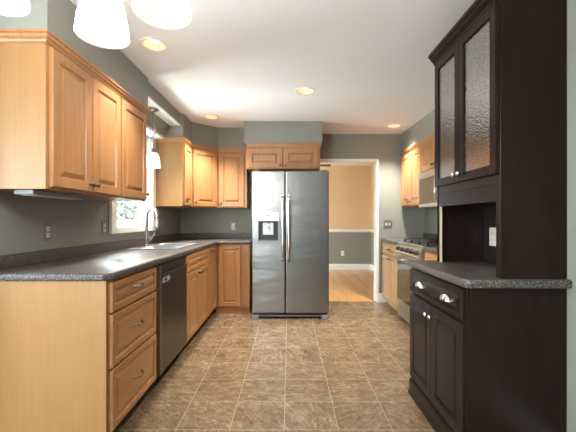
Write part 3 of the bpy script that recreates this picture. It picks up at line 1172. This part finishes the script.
# ------------------------------------------------------------------ dark hutch
HY1, HY0 = 2.362, 1.632          # far and near ends
HB = 0.841                        # face of the base
GBK = 'dark stained hutch'
r = thing('hutch_base_cabinet', 'dark espresso base cabinet with one drawer, cup pulls and two doors', 'cabinet', (HB, HY1, 0), -PI / 2)
HWd = HY1 - HY0
MB().box(0, HWd, 0, XJ - HB - 0.002, 0.0, 0.864, 0.002, 1).build('body', M_DARK, r)
MB().box(HWd, HWd + 0.006, 0.012, XJ - HB - 0.002, 0.0, 0.864, 0.001, 1).build('end_panel', M_DARK, r)
dr = front(r, 0.012, HWd - 0.010, 0.70, 0.852, 'drawer', M_DARK, stile=0.03)


def cup_pull(parent, x, z):
    bb = bmesh.new()
    n1, n2 = 12, 6
    gridv = []
    for i in range(n1 + 1):
        a = PI * i / n1
        row = []
        for j in range(n2 + 1):
            e = (PI / 2) * j / n2
            row.append(bb.verts.new((x + 0.044 * math.cos(a) * math.cos(e), -DOOR_T - 0.026 * math.sin(e), z + 0.034 * math.sin(a) * math.cos(e))))
        gridv.append(row)
    for i in range(n1):
        for j in range(n2):
            f = bb.faces.new((gridv[i][j], gridv[i + 1][j], gridv[i + 1][j + 1], gridv[i][j + 1]))
            f.smooth = True
    b = MB()
    b.merge(bb)
    b.box(x - 0.046, x + 0.046, -DOOR_T - 0.002, -DOOR_T, z - 0.003, z + 0.003, 0.0008)
    b.build('cup_pull', M_CHROME, parent)


cup_pull(dr, 0.20, 0.765)
cup_pull(dr, 0.555, 0.765)
xm = 0.36
d = front(r, 0.012, xm - 0.003, 0.125, 0.685, 'door', M_DARK, stile=0.05, kn=(xm - 0.03, 0.625), hm=M_CHROME)
d = front(r, xm + 0.003, HWd - 0.010, 0.125, 0.685, 'door', M_DARK, stile=0.05, kn=(xm + 0.03, 0.625), hm=M_CHROME)
PL = [(0, 0.0), (0.026, 0.0), (0.026, 0.018), (0.018, 0.026), (0.018, 0.09), (0.010, 0.105), (0, 0.107)]
MB().sweep([(0.0, 0.0), (HWd + 0.006, 0.0)], PL).build('plinth', M_DARK, r)

r = thing('countertop', 'speckled brown worktop with clipped corner on the dark hutch', 'countertop', (0, 0, 0))
b = MB()
b.merge(counter_prism([(0.815, 1.612), (0.838, 1.590), (XJ - 0.002, 1.590), (XJ - 0.002, 2.385), (0.815, 2.385)], 0.8655, 0.905))
b.build('worktop', M_COUNTER, r)

UF = 0.995
UY1, UY0 = 2.315, 1.625
UW = UY1 - UY0
UD = XJ - UF - 0.002
r = thing('hutch', 'dark espresso hutch with textured glass doors above an open niche', 'cabinet', (UF, UY1, 0), -PI / 2)
zt = 2.235
b = MB()
t = 0.02
b.box(0, t, 0.0, UD, 0.906, zt)
b.box(UW - t, UW, 0.0, UD, 0.906, zt, 0.001, 1)
b.box(t, UW - t, 0, UD, zt - t, zt)
b.box(t, UW - t, 0.02, UD, 1.372, 1.392)
b.box(t, UW - t, 0.02, UD, 1.272, 1.290)
b.build('body', M_DARK, r)
MB().box(t, UW - t, UD - 0.012, UD, 0.906, zt - t).build('back_panel', M_DARKIN, r)
b = MB()
b.box(0, 0.04, -0.0, 0.02, 0.906, zt - 0.001)
b.box(UW - 0.032, UW + 0.0012, -0.001, 0.019, 0.906, zt - 0.001, 0.001, 1)
b.box(0.04, UW - 0.032, 0.0, 0.02, 1.272, 1.40)
b.box(0.04, UW - 0.032, 0.0, 0.02, zt - 0.05, zt - 0.001)
b.build('face_frame', M_DARK, r)
MB().box(0.03, UW - 0.03, -0.004, 0.0, 1.352, 1.365, 0.001).build('rail_bead', M_DARK, r)
b = MB()
b.box(0.02, 0.325, 0.035, UD - 0.015, 1.68, 1.698)
b.box(0.325, UW - 0.02, 0.035, UD - 0.015, 1.68, 1.698)
b.build('shelf', M_DARK, r)
MB().box(t, UW - t, 0.035, UD - 0.015, 1.95, 1.968).build('shelf', M_DARK, r)
MB().box(0.0405, 0.0475, -0.001, 0.012, 0.906, 1.271).build('lit_edge_strip', M_LIT_EDGE, r)['label'] = 'thin pale strip standing in for the lit inner edge'  # added bright strip, paints the light along the far inner edge
for (a, c, kx) in ((0.006, 0.329, 0.303), (0.333, UW - 0.004, 0.36)):
    st = 0.048
    b = MB()
    za, zb = 1.402, 2.215
    for (p0, p1, q0, q1) in ((a, a + st, za, zb), (c - st, c, za, zb), (a + st, c - st, za, za + st), (a + st, c - st, zb - st, zb)):
        b.box(p0, p1, -0.021, -0.001, q0, q1, 0.002)
    d = b.build('glass_door', M_DARK, r)
    MB().box(a + st - 0.004, c - st + 0.004, -0.012, -0.008, za + st - 0.004, zb - st + 0.004).build('glass_pane', M_SEEDED, d)
    knob(d, kx, 1.445, -0.021, M_CHROME, 0.013)
HC = [(0, 2.215), (0.022, 2.215), (0.026, 2.228), (0.045, 2.245), (0.05, 2.258), (0.062, 2.264), (0.062, 2.282), (0, 2.282)]
MB().sweep([(0.0, UD), (0.0, 0.0), (UW, 0.0), (UW, UD)][1:3], HC).build('crown_moulding', M_DARK, r)
# crown: the near end stays flush with the panel
MB().box(0.0, UW, 0.0, UD, zt, 2.282).build('top_board', M_DARK, r)

# ------------------------------------------------------------------ outlets and switches
def wallplate(name, label, cat, loc, rz, w=0.072, h=0.117, kind='outlet', m=M_PLATE, group=None):
    r = thing(name, label, cat, loc, rz, group)
    MB().box(-w / 2, w / 2, -0.006, 0, -h / 2, h / 2, 0.003).build('plate', m, r)
    n = max(1, round(w / 0.06)) if w > 0.1 else 1
    for k in range(n):
        x = (k - (n - 1) / 2) * 0.046
        if kind == 'outlet':
            for z in (-0.021, 0.021):
                s = MB().box(x - 0.0165, x + 0.0165, -0.009, -0.006, z - 0.0145, z + 0.0145, 0.0012).build('socket', M_IVORY, r)
                b = MB()
                for dx in (-0.006, 0.006):
                    b.box(x + dx - 0.0012, x + dx + 0.0012, -0.0094, -0.009, z - 0.004, z + 0.006)
                b.build('slot', M_BLACK, s)
        else:
            MB().box(x - 0.012, x + 0.012, -0.008, -0.006, -0.02, 0.02, 0.001).build('toggle_frame', M_IVORY, r)
            MB().box(x - 0.006, x + 0.006, -0.018, -0.008, -0.004, 0.012, 0.002).build('toggle', M_IVORY, r)
    return r


GO = 'wall outlets'
wallplate('wall_outlet', 'pewter outlet plate under the double-door wall cabinet', 'outlet', (XL, 2.224, 1.104), PI / 2, group=GO)
wallplate('wall_outlet', 'pewter outlet plate just before the sink window casing', 'outlet', (XL, 2.905, 1.115), PI / 2, group=GO)
wallplate('wall_outlet', 'pewter outlet plate above the worktop beside the refrigerator', 'outlet', (-0.80, YB, 1.09), 0, group=GO)
wallplate('wall_outlet', 'white outlet low on the next room wall seen through doorway', 'outlet', (1.27, YF, 0.385), 0, m=M_TRIM, group=GO)
wallplate('wall_outlet', 'pale outlet plate inside the dark hutch niche', 'outlet', (XJ - 0.0145, 2.19, 1.075), -PI / 2, m=M_IVORY, group=GO)
wallplate('light_switch', 'two-gang switch plate between faucet and corner', 'switch', (XL, 4.10, 1.105), PI / 2, w=0.118, kind='switch')
wallplate('light_switch', 'two-gang metal switch plate beside the doorway', 'switch', (1.415, YB, 1.118), 0, w=0.118, kind='switch')

# ------------------------------------------------------------------ lamps
CAN_LABELS = ['recessed ceiling light nearest the hanging glass shades', 'recessed ceiling light in front of the refrigerator soffit',
              'recessed ceiling light above the sink corner cabinets', 'recessed ceiling light above the corner cabinet beside the doorway']
r0 = None
for (x, y), lab in zip(LIGHTS, CAN_LABELS):
    if r0 is None:
        r0 = r = thing('recessed_light', lab, 'lamp', (x, y, CZ), 0, 'recessed ceiling lights')
        MB().lathe([(0.074, 0.001), (0.078, -0.004), (0.092, -0.005), (0.098, -0.001), (0.098, 0.0)], (0, 0, 0), 'Z', 40).build('trim_ring', M_RING, r)
        MB().lathe([(0.0735, 0.0), (0.066, 0.05), (0.058, 0.10), (0.0, 0.10)], (0, 0, 0), 'Z', 32).build('baffle', M_BAFFLE, r)
        MB().lathe([(0.0, 0.028), (0.028, 0.031), (0.046, 0.042), (0.048, 0.055), (0.03, 0.098)], (0, 0, 0), 'Z', 24).build('bulb', M_BULB, r)
    else:
        r = copy_tree(r0)
        r.location = (x, y, CZ)
        r['label'] = lab
    l = bpy.data.lights.new('can_lamp', 'SPOT')
    l.energy = 33
    l.color = (1.0, 0.93, 0.84)
    l.spot_size = R(98)
    l.spot_blend = 1.0
    l.shadow_soft_size = 0.04
    lo = bpy.data.objects.new('can_lamp', l)
    lo.location = (0, 0, 0.012)
    lo.parent = r
    col.objects.link(lo)

# chandelier of the breakfast area
CC = Vector((-0.537, 0.840, 0))
r = thing('chandelier', 'five-arm chandelier with white glass bell shades hanging near the viewer', 'lamp', (CC.x, CC.y, CZ))
MB().lathe([(0.065, 0), (0.065, -0.01), (0.04, -0.03), (0.012, -0.035)], (0, 0, 0), 'Z', 28).build('canopy', M_NICKEL, r)
MB().tube([(0, 0, -0.03), (0, 0, -0.40)], 0.007, 10).build('rod', M_NICKEL, r)
MB().lathe([(0.007, -0.38), (0.022, -0.40), (0.03, -0.44), (0.02, -0.49), (0.032, -0.52), (0.02, -0.56), (0.006, -0.575), (0, -0.58)], (0, 0, 0), 'Z', 24).build('hub', M_NICKEL, r)
a0_ = math.atan2(0.2136, -0.032)
ZR = 1.742 - CZ
for k in range(5):
    a = a0_ + 2 * PI * k / 5
    u = Vector((math.cos(a), math.sin(a), 0))
    RA = 0.216
    pts = []
    for i in range(13):
        t = i / 12
        rad = 0.02 + (RA - 0.02) * t
        z = -0.47 + 0.10 * math.sin(PI * t) * (0.6) + (ZR + 0.20 + 0.47) * (t ** 2.2)
        pts.append(u * rad + Vector((0, 0, z)))
    arm = MB().tube(pts, 0.007, 8).build('arm', M_NICKEL, r)
    p = u * RA
    MB().lathe([(0.0, 0.21), (0.018, 0.208), (0.024, 0.185), (0.026, 0.155)], (p.x, p.y, ZR), 'Z', 20).build('socket_cup', M_NICKEL, arm)
    b = MB().lathe([(0.024, 0.158), (0.034, 0.152), (0.048, 0.130), (0.060, 0.095), (0.069, 0.05), (0.0735, 0.012), (0.074, 0.0)], (p.x, p.y, ZR), 'Z', 40)
    sh_ = b.build('shade', M_SHADE, r)
    MB().lathe([(0.0738, -0.0005), (0.070, 0.010), (0.066, 0.05), (0.057, 0.094), (0.045, 0.127), (0.024, 0.150)], (p.x, p.y, ZR), 'Z', 40).build('shade_lining', M_SHADE_IN, sh_)
    MB().lathe([(0.0, 0.065), (0.018, 0.070), (0.026, 0.09), (0.022, 0.115), (0.014, 0.135), (0.012, 0.15)], (p.x, p.y, ZR), 'Z', 16).build('bulb', M_SHADE_IN, sh_)

# pendant over the sink
PX, PY = -1.333, 3.385
r = thing('pendant_lamp', 'small hanging lamp with white glass shade over the sink', 'lamp', (PX, PY, 2.268))
MB().lathe([(0.052, 0), (0.052, -0.010), (0.040, -0.018), (0.012, -0.024), (0, -0.024)], (0, 0, 0), 'Z', 28).build('canopy', M_NICKEL, r)
pts = [(0, 0, -0.02), (0, 0, -0.13), (0.004, 0, -0.155), (0.022, 0, -0.19), (0.026, 0, -0.215), (0.012, 0, -0.245), (-0.006, 0, -0.28), (-0.004, 0, -0.33), (0, 0, -0.39)]
MB().tube(pts, 0.0055, 8).build('stem', M_NICKEL, r)
MB().lathe([(0.008, -0.385), (0.022, -0.39), (0.024, -0.43)], (0, 0, 0), 'Z', 20).build('socket_cup', M_NICKEL, r)
sh_ = MB().lathe([(0.024, -0.425), (0.042, -0.432), (0.057, -0.46), (0.065, -0.50), (0.069, -0.55), (0.070, -0.57), (0.0675, -0.57), (0.061, -0.505), (0.049, -0.462), (0.024, -0.432)], (0, 0, 0), 'Z', 32).build('shade', M_SHADE_S, r)
MB().lathe([(0.0, -0.535), (0.02, -0.525), (0.026, -0.50), (0.016, -0.46), (0.012, -0.44)], (0, 0, 0), 'Z', 16).build('bulb', M_SHADE_S, sh_)
l = bpy.data.lights.new('sink_lamp', 'POINT')
l.energy = 2.5
l.color = (1.0, 0.86, 0.66)
l.shadow_soft_size = 0.03
lo = bpy.data.objects.new('sink_lamp', l)
lo.location = (0, 0, -0.56)
lo.parent = r
col.objects.link(lo)

# ceiling fan of the next room: one blade tip shows above the refrigerator
r = thing('ceiling_fan', 'dark wooden fan blade showing through the doorway above the refrigerator', 'fan', (0.12, 6.45, 2.46))
MB().lathe([(0.06, 0), (0.06, -0.02), (0.03, -0.05), (0.013, -0.055), (0.013, -0.18), (0.09, -0.19), (0.10, -0.26), (0.07, -0.30), (0, -0.31)], (0, 0, 0), 'Z', 28).build('motor_housing', M_NICKEL, r)
for k in range(5):
    a = 2 * PI * k / 5 - 0.03
    b = MB().box(0.16, 0.655, -0.06, 0.06, -0.278, -0.254, 0.004)
    o = b.build('blade', M_FAN, r)
    o.rotation_euler = (0, 0, a)
    o2 = MB().box(0.08, 0.20, -0.015, 0.015, -0.254, -0.244, 0.002).build('blade_bracket', M_NICKEL, r)
    o2.rotation_euler = (0, 0, a)
